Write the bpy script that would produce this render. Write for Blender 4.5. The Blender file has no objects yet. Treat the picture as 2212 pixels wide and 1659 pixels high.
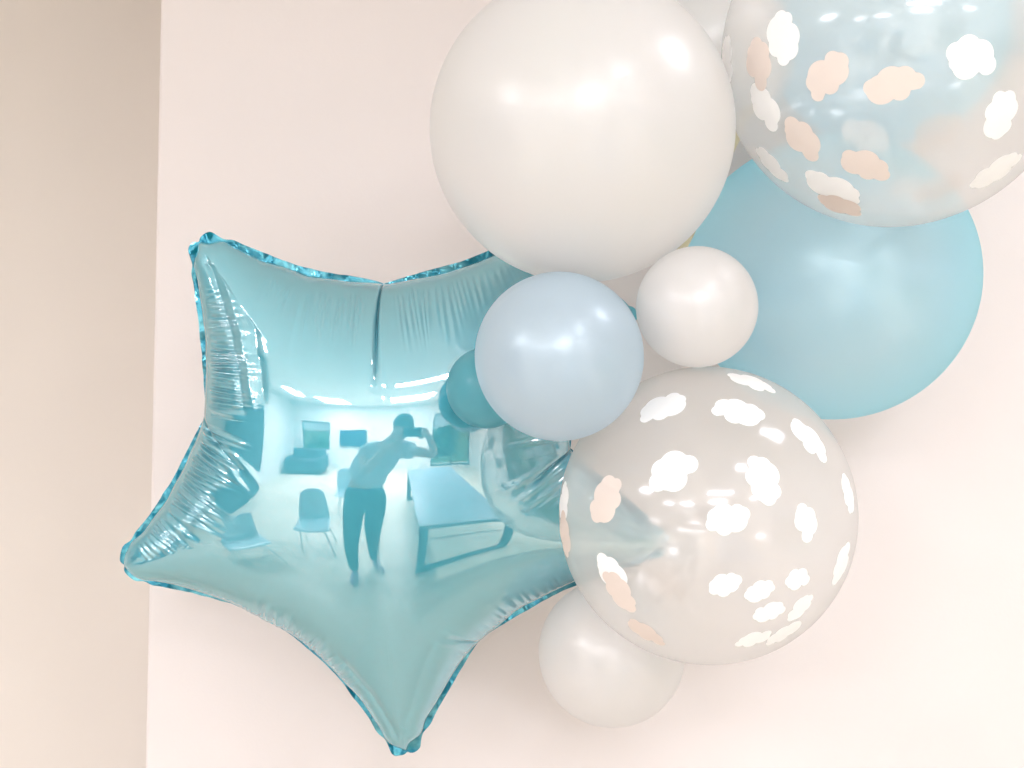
import bpy, bmesh, math, random
import numpy as np
from mathutils import Vector, Matrix, Euler, Quaternion

random.seed(7)
RNG = np.random.default_rng(11)
R = math.radians
SC = bpy.context.scene
COL = SC.collection

# ------------------------------------------------------------------ camera
F = 2680.0                      # focal length in units of the 2212-wide photograph
CAM_H = 1.72
PITCH = R(4.0)
CAM = Vector((0, 0, CAM_H))
CR = Matrix.Rotation(PITCH, 3, 'X')          # camera looks along +y, a little upwards

def at(u, v, d):
    """point seen at photograph position (u, v) at depth d along the view axis"""
    return CAM + CR @ Vector(((u - 1106) * d / F, d, -(v - 829.5) * d / F))

cd = bpy.data.cameras.new('camera')
cam = bpy.data.objects.new('camera', cd)
COL.objects.link(cam)
cam.location = CAM
cam.rotation_euler = (R(90) + PITCH, 0, 0)
cd.sensor_width = 36
cd.lens = F / 2212 * 36
cd.clip_start = 0.02
cd.clip_end = 500
cd.dof.use_dof = True
cd.dof.focus_distance = 1.16
cd.dof.aperture_fstop = 11
SC.camera = cam

# ------------------------------------------------------------------ helpers
def tag(o, label=None, cat=None, group=None, kind=None):
    if label: o['label'] = label
    if cat: o['category'] = cat
    if group: o['group'] = group
    if kind: o['kind'] = kind
    return o

def link(name, me, mats=None, parent=None, smooth=True):
    o = bpy.data.objects.new(name, me)
    COL.objects.link(o)
    for m in (mats if isinstance(mats, (list, tuple)) else [mats]):
        if m: me.materials.append(m)
    if smooth:
        me.polygons.foreach_set('use_smooth', [True] * len(me.polygons))
    if parent: o.parent = parent
    return o

def empty(name, loc=(0, 0, 0)):
    o = bpy.data.objects.new(name, None)
    o.empty_display_size = 0.05
    COL.objects.link(o)
    o.location = loc
    return o

def mesh_np(name, verts, faces):
    """faces: list of int arrays (n,3) or (n,4)"""
    me = bpy.data.meshes.new(name)
    verts = np.asarray(verts, np.float32)
    loops = np.concatenate([f.reshape(-1) for f in faces]).astype(np.int32)
    sizes = np.concatenate([np.full(len(f), f.shape[1]) for f in faces]).astype(np.int32)
    starts = np.concatenate([[0], np.cumsum(sizes)[:-1]]).astype(np.int32)
    me.vertices.add(len(verts)); me.vertices.foreach_set('co', verts.reshape(-1))
    me.loops.add(len(loops)); me.loops.foreach_set('vertex_index', loops)
    me.polygons.add(len(sizes)); me.polygons.foreach_set('loop_start', starts)
    me.update(calc_edges=True)
    return me

class MB:
    """collects simple shapes into ONE mesh"""
    def __init__(s): s.bm = bmesh.new()
    def box(s, c, size, rz=0.0, bevel=0.0, rot=None):
        r = bmesh.ops.create_cube(s.bm, size=1.0)
        vs = r['verts']
        bmesh.ops.scale(s.bm, vec=Vector(size), verts=vs)
        if bevel > 0:
            es = list({e for v in vs for e in v.link_edges})
            b = bmesh.ops.bevel(s.bm, geom=es, offset=bevel, segments=2, affect='EDGES', profile=0.5)
            vs = list({v for f in b['faces'] for v in f.verts} | {v for v in vs if v.is_valid})
        M = Matrix.Translation(Vector(c)) @ (rot.to_4x4() if rot else Matrix.Rotation(rz, 4, 'Z'))
        bmesh.ops.transform(s.bm, matrix=M, verts=vs)
        return s
    def tube(s, pts, rad, n=10):
        pts = [Vector(p) for p in pts]
        rads = rad if isinstance(rad, (list, tuple)) else [rad] * len(pts)
        rings = []
        up = None
        for i, p in enumerate(pts):
            t = (pts[min(i + 1, len(pts) - 1)] - pts[max(i - 1, 0)]).normalized()
            if up is None:
                up = t.orthogonal().normalized()
            up = (up - t * up.dot(t)).normalized()
            w = t.cross(up)
            rings.append([s.bm.verts.new(p + (up * math.cos(a) + w * math.sin(a)) * rads[i])
                          for a in [2 * math.pi * k / n for k in range(n)]])
        for a, b in zip(rings, rings[1:]):
            for k in range(n):
                s.bm.faces.new((a[k], a[(k + 1) % n], b[(k + 1) % n], b[k]))
        s.bm.faces.new(rings[0][::-1]); s.bm.faces.new(rings[-1])
        return s
    def quad(s, a, b, c, d):
        s.bm.faces.new([s.bm.verts.new(Vector(p)) for p in (a, b, c, d)])
        return s
    def build(s, name, mat, parent=None, smooth=False):
        bmesh.ops.recalc_face_normals(s.bm, faces=s.bm.faces)
        me = bpy.data.meshes.new(name)
        s.bm.to_mesh(me); s.bm.free()
        return link(name, me, mat, parent, smooth)

# ------------------------------------------------------------------ materials
def new_mat(name):
    m = bpy.data.materials.new(name)
    m.use_nodes = True
    nt = m.node_tree
    for n in list(nt.nodes): nt.nodes.remove(n)
    out = nt.nodes.new('ShaderNodeOutputMaterial')
    return m, nt, out

def N(nt, kind, **kw):
    n = nt.nodes.new(kind)
    for k, v in kw.items():
        if k in n.inputs: n.inputs[k].default_value = v
        else: setattr(n, k, v)
    return n

def principled(name, color, rough=0.5, metal=0.0, coat=0.0, coat_rough=0.1, var=0.0, scale=8.0, bump=0.0, bscale=200.0,
               sheen=0.0, sss=0.0, spec=0.5, trans=0.0):
    m, nt, out = new_mat(name)
    p = N(nt, 'ShaderNodeBsdfPrincipled')
    p.inputs['Base Color'].default_value = (*color, 1)
    p.inputs['Roughness'].default_value = rough
    p.inputs['Metallic'].default_value = metal
    p.inputs['Coat Weight'].default_value = coat
    p.inputs['Coat Roughness'].default_value = coat_rough
    p.inputs['Specular IOR Level'].default_value = spec
    p.inputs['Sheen Weight'].default_value = sheen
    if sss:
        p.inputs['Subsurface Weight'].default_value = sss
        p.inputs['Subsurface Radius'].default_value = (0.05, 0.04, 0.03)
        p.inputs['Subsurface Scale'].default_value = 0.5
    tc = N(nt, 'ShaderNodeTexCoord')
    if var:
        nz = N(nt, 'ShaderNodeTexNoise'); nz.inputs['Scale'].default_value = scale; nz.inputs['Detail'].default_value = 3
        nt.links.new(tc.outputs['Object'], nz.inputs['Vector'])
        rp = N(nt, 'ShaderNodeValToRGB')
        rp.color_ramp.elements[0].position = 0.3; rp.color_ramp.elements[1].position = 0.7
        rp.color_ramp.elements[0].color = (*[c * (1 - var) for c in color], 1)
        rp.color_ramp.elements[1].color = (*[min(1, c * (1 + var)) for c in color], 1)
        nt.links.new(nz.outputs['Fac'], rp.inputs['Fac'])
        nt.links.new(rp.outputs['Color'], p.inputs['Base Color'])
    if bump:
        nb = N(nt, 'ShaderNodeTexNoise'); nb.inputs['Scale'].default_value = bscale; nb.inputs['Detail'].default_value = 4
        nt.links.new(tc.outputs['Object'], nb.inputs['Vector'])
        bp = N(nt, 'ShaderNodeBump'); bp.inputs['Strength'].default_value = bump; bp.inputs['Distance'].default_value = 0.001
        nt.links.new(nb.outputs['Fac'], bp.inputs['Height'])
        nt.links.new(bp.outputs['Normal'], p.inputs['Normal'])
    nt.links.new(p.outputs[0], out.inputs['Surface'])
    return m

def foil_mat(name, tint, gloss, body, rough=0.015, fac=0.45, bump=0.0):
    """metallised film: mirror + dyed, slightly hazy body"""
    m, nt, out = new_mat(name)
    g = N(nt, 'ShaderNodeBsdfGlossy'); g.inputs['Color'].default_value = (*gloss, 1); g.inputs['Roughness'].default_value = rough
    h = N(nt, 'ShaderNodeBsdfGlossy'); h.inputs['Color'].default_value = (*tint, 1); h.inputs['Roughness'].default_value = 0.55
    d = N(nt, 'ShaderNodeBsdfDiffuse'); d.inputs['Color'].default_value = (*body, 1)
    if bump:
        tv = N(nt, 'ShaderNodeTexCoord'); nv_ = N(nt, 'ShaderNodeTexNoise'); nv_.inputs['Scale'].default_value = 40; nv_.inputs['Detail'].default_value = 3
        nt.links.new(tv.outputs['Object'], nv_.inputs['Vector'])
        rv = N(nt, 'ShaderNodeValToRGB'); rv.color_ramp.elements[0].position = 0.48; rv.color_ramp.elements[1].position = 0.74
        rv.color_ramp.elements[0].color = (*tint, 1); rv.color_ramp.elements[1].color = (0.30, 0.68, 0.71, 1)  # bright facets of the ruffled seam painted into its colour as noise
        nt.links.new(nv_.outputs['Fac'], rv.inputs['Fac'])
        nt.links.new(rv.outputs[0], h.inputs['Color']); nt.links.new(rv.outputs[0], d.inputs['Color'])
    m1 = N(nt, 'ShaderNodeMixShader'); m1.inputs[0].default_value = 0.5
    nt.links.new(h.outputs[0], m1.inputs[1]); nt.links.new(d.outputs[0], m1.inputs[2])
    m2 = N(nt, 'ShaderNodeMixShader'); m2.inputs[0].default_value = fac
    nt.links.new(m1.outputs[0], m2.inputs[1]); nt.links.new(g.outputs[0], m2.inputs[2])
    lf = N(nt, 'ShaderNodeLayerWeight'); lf.inputs['Blend'].default_value = 0.5
    pf = N(nt, 'ShaderNodeMath', operation='POWER'); pf.inputs[1].default_value = 3.0
    nt.links.new(lf.outputs['Facing'], pf.inputs[0])
    fm = N(nt, 'ShaderNodeMapRange'); fm.inputs['To Min'].default_value = fac; fm.inputs['To Max'].default_value = fac + 0.1 if bump else 0.9
    nt.links.new(pf.outputs[0], fm.inputs['Value']); nt.links.new(fm.outputs[0], m2.inputs[0])
    gc = N(nt, 'ShaderNodeMix', data_type='RGBA')
    gc.inputs[6].default_value = (*gloss, 1); gc.inputs[7].default_value = (0.82, 0.88, 0.90, 1)
    nt.links.new(pf.outputs[0], gc.inputs[0]); nt.links.new(gc.outputs[2], g.inputs['Color'])
    tc = N(nt, 'ShaderNodeTexCoord')
    nz = N(nt, 'ShaderNodeTexNoise'); nz.inputs['Scale'].default_value = 14; nz.inputs['Detail'].default_value = 4
    nt.links.new(tc.outputs['Object'], nz.inputs['Vector'])
    bp = N(nt, 'ShaderNodeBump'); bp.inputs['Strength'].default_value = bump; bp.inputs['Distance'].default_value = 0.002
    nt.links.new(nz.outputs['Fac'], bp.inputs['Height'])
    if bump:
        for s in (g, h): nt.links.new(bp.outputs['Normal'], s.inputs['Normal'])
    nt.links.new(m2.outputs[0], out.inputs['Surface'])
    return m

def latex_mat(name, color, edge, rough=0.3, metal=0.3, gloss=0.25, grough=0.16):
    """pearl latex: coloured body, paler or deeper limb, pearly sheen and a soft clear gloss"""
    m, nt, out = new_mat(name)
    lw = N(nt, 'ShaderNodeLayerWeight'); lw.inputs['Blend'].default_value = 0.35
    rp = N(nt, 'ShaderNodeValToRGB')
    rp.color_ramp.elements[0].color = (*color, 1); rp.color_ramp.elements[0].position = 0.15
    rp.color_ramp.elements[1].color = (*edge, 1); rp.color_ramp.elements[1].position = 0.95
    nt.links.new(lw.outputs['Facing'], rp.inputs['Fac'])
    tc = N(nt, 'ShaderNodeTexCoord')
    nz = N(nt, 'ShaderNodeTexNoise'); nz.inputs['Scale'].default_value = 9; nz.inputs['Detail'].default_value = 3
    nt.links.new(tc.outputs['Object'], nz.inputs['Vector'])
    mx = N(nt, 'ShaderNodeMix', data_type='RGBA', blend_type='MULTIPLY')
    mx.inputs[0].default_value = 0.05
    nt.links.new(rp.outputs[0], mx.inputs[6]); nt.links.new(nz.outputs['Color'], mx.inputs[7])
    p = N(nt, 'ShaderNodeBsdfPrincipled')
    p.inputs['Roughness'].default_value = rough
    p.inputs['Metallic'].default_value = metal
    p.inputs['Coat Weight'].default_value = gloss
    p.inputs['Coat Roughness'].default_value = grough
    p.inputs['Subsurface Weight'].default_value = 0.0
    nt.links.new(mx.outputs[2], p.inputs['Base Color'])
    tr = N(nt, 'ShaderNodeBsdfTranslucent')
    nt.links.new(rp.outputs[0], tr.inputs['Color'])
    ms = N(nt, 'ShaderNodeMixShader'); ms.inputs[0].default_value = 0.54
    nt.links.new(p.outputs[0], ms.inputs[1]); nt.links.new(tr.outputs[0], ms.inputs[2])
    nt.links.new(ms.outputs[0], out.inputs['Surface'])
    return m

def clear_mat(name):
    m, nt, out = new_mat(name)
    t0 = N(nt, 'ShaderNodeBsdfTransparent')
    rf = N(nt, 'ShaderNodeBsdfRefraction'); rf.inputs['IOR'].default_value = 1.03; rf.inputs['Roughness'].default_value = 0.5
    t = N(nt, 'ShaderNodeMixShader'); t.inputs[0].default_value = 0.36
    nt.links.new(t0.outputs[0], t.inputs[1]); nt.links.new(rf.outputs[0], t.inputs[2])
    lw = N(nt, 'ShaderNodeLayerWeight'); lw.inputs['Blend'].default_value = 0.5
    rp = N(nt, 'ShaderNodeValToRGB')
    rp.color_ramp.elements[0].color = (0.985, 0.982, 0.978, 1); rp.color_ramp.elements[0].position = 0.3
    rp.color_ramp.elements[1].color = (0.94, 0.935, 0.93, 1); rp.color_ramp.elements[1].position = 1.0
    nt.links.new(lw.outputs['Facing'], rp.inputs['Fac'])
    nt.links.new(rp.outputs[0], t0.inputs['Color']); nt.links.new(rp.outputs[0], rf.inputs['Color'])
    d1 = N(nt, 'ShaderNodeBsdfDiffuse'); d1.inputs['Color'].default_value = (0.97, 0.955, 0.945, 1)
    d2 = N(nt, 'ShaderNodeBsdfTranslucent'); d2.inputs['Color'].default_value = (0.97, 0.955, 0.945, 1)
    d = N(nt, 'ShaderNodeMixShader'); d.inputs[0].default_value = 0.32
    nt.links.new(d1.outputs[0], d.inputs[1]); nt.links.new(d2.outputs[0], d.inputs[2])
    m0 = N(nt, 'ShaderNodeMixShader')
    mr = N(nt, 'ShaderNodeMapRange'); mr.inputs['From Min'].default_value = 0.2; mr.inputs['From Max'].default_value = 1.0
    mr.inputs['To Min'].default_value = 0.22; mr.inputs['To Max'].default_value = 0.34
    nt.links.new(lw.outputs['Facing'], mr.inputs['Value'])
    nt.links.new(mr.outputs[0], m0.inputs[0])
    nt.links.new(t.outputs[0], m0.inputs[1]); nt.links.new(d.outputs[0], m0.inputs[2])
    g = N(nt, 'ShaderNodeBsdfGlossy'); g.inputs['Roughness'].default_value = 0.11
    g.inputs['Color'].default_value = (1, 1, 1, 1)
    pw = N(nt, 'ShaderNodeMath', operation='POWER'); pw.inputs[1].default_value = 4.0
    nt.links.new(lw.outputs['Facing'], pw.inputs[0])
    fr = N(nt, 'ShaderNodeMapRange'); fr.inputs['To Min'].default_value = 0.045; fr.inputs['To Max'].default_value = 0.40
    nt.links.new(pw.outputs[0], fr.inputs['Value'])
    m1 = N(nt, 'ShaderNodeMixShader')
    nt.links.new(fr.outputs[0], m1.inputs[0])
    nt.links.new(m0.outputs[0], m1.inputs[1]); nt.links.new(g.outputs[0], m1.inputs[2])
    nt.links.new(m1.outputs[0], out.inputs['Surface'])
    return m

def emit_mat(name, color, strength):
    m, nt, out = new_mat(name)
    e = N(nt, 'ShaderNodeEmission'); e.inputs['Color'].default_value = (*color, 1); e.inputs['Strength'].default_value = strength
    nt.links.new(e.outputs[0], out.inputs['Surface'])
    return m

M = {}
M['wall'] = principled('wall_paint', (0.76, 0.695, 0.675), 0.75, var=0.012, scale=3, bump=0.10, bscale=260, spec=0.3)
M['recess'] = principled('recess_paint', (0.68, 0.622, 0.57), 0.75, var=0.012, scale=3, bump=0.10, bscale=260, spec=0.3)  # for the recessed wall, darker and warmer than the main wall
M['roomwall'] = principled('room_wall_paint', (0.72, 0.71, 0.69), 0.8, var=0.01)
M['ceiling'] = principled('ceiling_paint', (0.88, 0.875, 0.865), 0.85, var=0.01)
M['floor'] = principled('floor_vinyl', (0.70, 0.62, 0.51), 0.4, var=0.06, scale=1.5)
M['foil'] = foil_mat('teal_foil', (0.10, 0.51, 0.63), (0.57, 0.585, 0.59), (0.095, 0.50, 0.625), 0.024, 0.43)
M['seam'] = foil_mat('teal_foil_seam', (0.004, 0.18, 0.27), (0.12, 0.38, 0.46), (0.02, 0.30, 0.46), 0.06, 0.40, bump=0.3)
M['pearl'] = latex_mat('pearl_white_latex', (0.915, 0.90, 0.892), (0.95, 0.94, 0.935), 0.34, 0.10, 0.8, 0.25)
M['peri'] = latex_mat('pearl_periwinkle_latex', (0.68, 0.79, 0.87), (0.74, 0.86, 0.94), 0.34, 0.2, 0.6, 0.24)
M['blue'] = latex_mat('pearl_blue_latex', (0.70, 0.89, 0.97), (0.34, 0.88, 1.0), 0.32, 0.22, 0.7, 0.24)
M['blue_lifted'] = latex_mat('pearl_blue_latex_lifted', (0.66, 0.90, 1.0), (0.48, 0.88, 1.0), 0.36, 0.05, 0.5, 0.24)  # blue latex in a brighter colour to offset the shade it hangs in
M['teal'] = latex_mat('teal_latex', (0.20, 0.60, 0.69), (0.24, 0.62, 0.71), 0.3, 0.0, 0.35, 0.15)
M['clear'] = clear_mat('clear_latex')
def print_mat(name, col, see=0.0):
    m, nt, out = new_mat(name)
    d = N(nt, 'ShaderNodeBsdfDiffuse'); d.inputs['Color'].default_value = (*col, 1)
    t = N(nt, 'ShaderNodeBsdfTranslucent'); t.inputs['Color'].default_value = (*col, 1)
    mx = N(nt, 'ShaderNodeMixShader'); mx.inputs[0].default_value = 0.15
    nt.links.new(d.outputs[0], mx.inputs[1]); nt.links.new(t.outputs[0], mx.inputs[2])
    tp = N(nt, 'ShaderNodeBsdfTransparent'); my = N(nt, 'ShaderNodeMixShader'); my.inputs[0].default_value = see
    nt.links.new(mx.outputs[0], my.inputs[1]); nt.links.new(tp.outputs[0], my.inputs[2])
    nt.links.new(my.outputs[0], out.inputs['Surface'])
    return m
M['print_back'] = print_mat('white_cloud_print_back', (0.97, 0.97, 0.965), 0.45)  # far-side clouds, made partly see-through so their shade looks less dark
M['print_shade_back'] = print_mat('shaded_cloud_print_back', (0.85, 0.75, 0.69), 0.35)  # shade tone in the ink, see-through for the far side
M['print'] = print_mat('white_cloud_print', (0.97, 0.97, 0.965))
M['print_shade'] = print_mat('shaded_cloud_print', (0.82, 0.72, 0.66))  # clouds in shade: the tan is put into the print colour
M['gold'] = principled('olive_gold_ribbon', (0.58, 0.54, 0.38), 0.45, metal=0.1, var=0.1, scale=60)
M['lamp'] = emit_mat('lamp_diffuser', (0.97, 0.98, 1.06), 51.0)
M['lamp_near'] = emit_mat('lamp_diffuser_dim', (0.97, 0.98, 1.06), 16.0)
M['lampframe'] = principled('lamp_frame', (0.8, 0.8, 0.8), 0.4)
M['darkframe'] = principled('dark_window_frame', (0.06, 0.08, 0.09), 0.4)
M['white_plastic'] = principled('pale_blue_plastic', (0.50, 0.66, 0.74), 0.35, coat=0.3)
M['chrome'] = principled('chair_metal', (0.55, 0.55, 0.56), 0.25, metal=1.0)
M['table'] = principled('table_laminate', (0.25, 0.33, 0.39), 0.35, var=0.04, scale=6)
M['tableleg'] = principled('table_leg_paint', (0.10, 0.13, 0.16), 0.4, metal=0.2)
def glass_mat():
    m, nt, out = new_mat('window_glass')
    t = N(nt, 'ShaderNodeBsdfTransparent'); t.inputs['Color'].default_value = (0.93, 0.96, 0.95, 1)
    g = N(nt, 'ShaderNodeBsdfGlossy'); g.inputs['Roughness'].default_value = 0.0
    mx = N(nt, 'ShaderNodeMixShader'); mx.inputs[0].default_value = 0.06
    nt.links.new(t.outputs[0], mx.inputs[1]); nt.links.new(g.outputs[0], mx.inputs[2])
    nt.links.new(mx.outputs[0], out.inputs['Surface'])
    return m
M['glass'] = glass_mat()
M['screen'] = principled('dark_screen', (0.02, 0.05, 0.10), 0.15)
M['sofa'] = principled('dark_fabric', (0.05, 0.08, 0.10), 0.8, var=0.2, scale=30)
M['hedge'] = principled('hedge_leaves', (0.07, 0.16, 0.05), 0.7, var=0.6, scale=3)
M['lawn'] = principled('lawn', (0.12, 0.20, 0.07), 0.8, var=0.3, scale=2)
M['skin'] = principled('skin', (0.56, 0.37, 0.28), 0.45, sss=0.1)
M['hair'] = principled('brown_hair', (0.07, 0.045, 0.03), 0.5, var=0.3, scale=60)
M['top'] = principled('grey_blue_top', (0.55, 0.58, 0.63), 0.85, var=0.08, scale=20)
M['jeans'] = principled('dark_trousers', (0.03, 0.045, 0.06), 0.8, var=0.2, scale=40)
M['shoe'] = principled('mauve_shoe', (0.35, 0.22, 0.33), 0.6)
M['phone'] = principled('black_phone', (0.015, 0.015, 0.018), 0.2)

# ------------------------------------------------------------------ foil star
STAR_D = 1.30
SK = STAR_D / F
C0 = np.array([828.0, 1015.0])
VAL = dict(AE=(829, 613), AB=(446, 893), BC=(561, 1327), CD=(1040, 1378), DE=(1232, 968))
# outline in photograph units: list of edges between valleys, tips in the middle
EDGES = [
    # AE -> A -> AB
    [(829, 613), (808, 606), (755, 597), (675, 585), (608, 563), (541, 536), (509, 522), (469, 509), (445, 508), (424, 515),
     (413, 534), (412, 570), (419, 616), (429, 682), (437, 749), (440, 816), (444, 875), (446, 893)],
    # AB -> B -> BC
    [(446, 893), (441, 905), (408, 968), (381, 1024), (349, 1077), (315, 1125), (283, 1164), (264, 1186), (260, 1208), (268, 1230), (286, 1250),
     (310, 1257), (381, 1273), (442, 1285), (509, 1306), (561, 1327)],
    # BC -> C -> CD
    [(561, 1327), (616, 1361), (677, 1407), (722, 1452), (784, 1527), (810, 1571), (832, 1602), (851, 1626), (866, 1626), (884, 1633),
     (906, 1604), (936, 1547), (989, 1454), (1026, 1394), (1040, 1378)],
    # CD -> D -> DE
    [(1040, 1378), (1095, 1341), (1184, 1289), (1240, 1264), (1330, 1232), (1415, 1203), (1440, 1190), (1448, 1172), (1436, 1152),
     (1395, 1112), (1330, 1055), (1270, 1004), (1232, 968)],
    # DE -> E -> AE
    [(1232, 968), (1236, 905), (1240, 830), (1238, 740), (1228, 640), (1214, 540), (1206, 498), (1192, 484), (1172, 488), (1120, 514), (1049, 546), (1004, 564), (951, 579),
     (897, 593), (845, 609), (829, 613)],
]

def chaikin_open(p, n=3):
    p = np.array(p, float)
    for _ in range(n):
        q = np.empty((2 * len(p) - 2 + 2, 2)); q[0] = p[0]; q[-1] = p[-1]
        q[1:-1:2] = 0.75 * p[:-1] + 0.25 * p[1:]
        q[2:-1:2] = 0.25 * p[:-1] + 0.75 * p[1:]
        p = q
    return p

def resample(p, n):
    s = np.concatenate([[0], np.cumsum(np.linalg.norm(np.diff(p, axis=0), axis=1))])
    x = np.linspace(0, 1, n + 1)
    t = (x - 0.6 * np.sin(2 * np.pi * x) / (2 * np.pi)) * s[-1]      # denser towards the valleys
    return np.stack([np.interp(t, s, p[:, k]) for k in (0, 1)], 1), s[-1]

NE = 420                      # boundary points per arm
bnd, arm_pos, arm_id, arm_len = [], [], [], []
for k, e in enumerate(EDGES):
    q, L = resample(chaikin_open(e, 3), NE)
    bnd.append(q[:-1]); xx = np.arange(NE) / NE; arm_pos.append(xx - 0.6 * np.sin(2 * np.pi * xx) / (2 * np.pi)); arm_id.append(np.full(NE, k)); arm_len.append(L * SK)
outer = np.concatenate(bnd); arm_pos = np.concatenate(arm_pos); arm_id = np.concatenate(arm_id)
NB = len(outer)
TILT_X, TILT_Z = R(4.6), R(0.0)
STAR_C = at(C0[0], C0[1], STAR_D)
STAR_M = Euler((PITCH + TILT_X, 0, TILT_Z)).to_matrix()
_e1, _e2, _n = STAR_M @ Vector((1, 0, 0)), STAR_M @ Vector((0, 0, 1)), STAR_M @ Vector((0, 1, 0))
def on_star(u, v):
    """photograph position -> metres in the tilted mid-plane of the star (x right, y up)"""
    d = at(u, v, 1.0) - CAM
    q = CAM + d * ((STAR_C - CAM).dot(_n) / d.dot(_n)) - STAR_C
    return q.dot(_e1), q.dot(_e2)
outer = np.array([on_star(u, v) for u, v in outer])
tip_i = [int(np.argmax(np.linalg.norm(outer, axis=1) * (arm_id == k))) for k in range(5)]

def closed_smooth(a, n):
    for _ in range(n):
        a = 0.25 * np.roll(a, 1, 0) + 0.5 * a + 0.25 * np.roll(a, -1, 0)
    return a

tan = np.roll(outer, -1, 0) - np.roll(outer, 1, 0)
tan /= np.linalg.norm(tan, axis=1)[:, None]
tan = closed_smooth(tan, 6); tan /= np.linalg.norm(tan, axis=1)[:, None]
nrm = np.stack([-tan[:, 1], tan[:, 0]], 1)
if np.sum(nrm * outer) < 0: nrm = -nrm
# width of the flat welded seam outside the inflated body
seam_w = np.zeros(NB)
NUB = [0.0055, 0.0, 0.0050, 0.002, 0.002]
for k in range(5):
    L = arm_len[k]
    idx = np.where(arm_id == k)[0]
    s = arm_pos[idx] * L
    st = arm_pos[tip_i[k]] * L
    dv = np.minimum(s, L - s)
    dt = np.abs(s - st)
    nz = np.interp(s, np.linspace(0, L, 26), RNG.uniform(0.72, 1.1, 26))
    w = 0.0068 * np.clip(dv / 0.05, 0.0, 1) ** 0.7 * nz
    w *= 1 - 0.65 * np.exp(-((dt - 0.030) / 0.007) ** 2)            # pinched beside the tip
    w += NUB[k] * np.exp(-((dt - 0.013) / 0.0065) ** 2)             # rounded nubs on either side
    w *= 1 - 0.9 * np.exp(-((s - st - 0.001) / 0.0030) ** 2)         # notch at the very tip
    seam_w[idx] = w
seam_w = closed_smooth(seam_w[:, None], 3)[:, 0]
body_in = closed_smooth(seam_w[:, None], 40)[:, 0]
body = outer - nrm * (body_in * 0.9)[:, None]

MR = 120
ss = np.linspace(0, 1, MR + 1)[1:]
tt = 1 - (1 - ss) ** 1.75                     # rings denser towards the rim
P = body[None, :, :] * tt[:, None, None]      # (MR, NB, 2)

def solve_membrane(P, iters=900):
    """Poisson problem on the polar mesh (7-point cotangent stencil, conjugate gradients)"""
    m, n, _ = P.shape
    Pc = np.concatenate([np.zeros((1, n, 2)), P], 0)          # row 0 = centre, merged
    A, B = Pc[:-1], np.roll(Pc[:-1], -1, 1)                   # inner
    D, C = Pc[1:], np.roll(Pc[1:], -1, 1)                     # outer
    def cot(o, p, q):
        a, b = p - o, q - o
        cr = np.abs(a[..., 0] * b[..., 1] - a[..., 1] * b[..., 0]) + 1e-14
        return (a * b).sum(-1) / cr
    def area(a, b, c):
        return 0.5 * np.abs((b[..., 0] - a[..., 0]) * (c[..., 1] - a[..., 1]) - (b[..., 1] - a[..., 1]) * (c[..., 0] - a[..., 0]))
    wr = np.zeros((m, n)); wa = np.zeros((m + 1, n)); wd = np.zeros((m, n))
    # triangles (A, D, C) and (A, C, B); in row 0 the second one is degenerate
    a1 = area(A, D, C); a2 = area(A, C, B)
    wr += 0.5 * cot(C, A, D); wa[1:] += 0.5 * cot(A, D, C); wd += 0.5 * cot(D, A, C)
    ok = np.ones((m, n)); ok[0] = 0
    wd += 0.5 * ok * cot(B, A, C); wa[:-1] += 0.5 * ok * cot(C, A, B)
    wr += np.roll(0.5 * ok * cot(A, C, B), 1, 1)
    wa[0] = 0
    mass = np.zeros((m + 1, n))
    for T, (r_, c_) in ((a1, (0, 0)), (a1, (1, 0)), (a1, (1, 1)), (a2 * ok, (0, 0)), (a2 * ok, (1, 1)), (a2 * ok, (0, 1))):
        mass[r_:r_ + m] += np.roll(T, c_, 1) / 3
    def fix(x):
        x = x.copy(); x[0] = x[0].mean(); x[-1] = 0; return x
    def lap(x):
        y = np.zeros_like(x)
        d = wr * (x[:-1] - x[1:]); y[:-1] += d; y[1:] -= d
        d = wa * (x - np.roll(x, -1, 1)); y += d; y -= np.roll(d, 1, 1)
        xr = np.roll(x[1:], -1, 1); d = wd * (x[:-1] - xr); y[:-1] += d; y[1:] -= np.roll(d, 1, 1)
        y[0] = y[0].mean(); y[-1] = 0
        return y
    dg = np.zeros((m + 1, n))
    dg[:-1] += wr + wd; dg[1:] += wr + np.roll(wd, 1, 1); dg += wa + np.roll(wa, 1, 1)
    dg[0] = dg[0].mean(); dg[-1] = 1; dg = np.maximum(dg, 1e-6)
    b = mass; b[0] = b[0].mean(); b[-1] = 0
    x = np.zeros_like(b); r = b.copy(); z = r / dg; p = z.copy(); rz = (r * z).sum()
    for i in range(iters):
        Ap = lap(p); al = rz / (p * Ap).sum(); x += al * p; r -= al * Ap
        z = r / dg; rn = (r * z).sum()
        if rn < 1e-13 * (b * b / dg).sum(): break
        p = z + rn / rz * p; rz = rn
    return x

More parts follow.
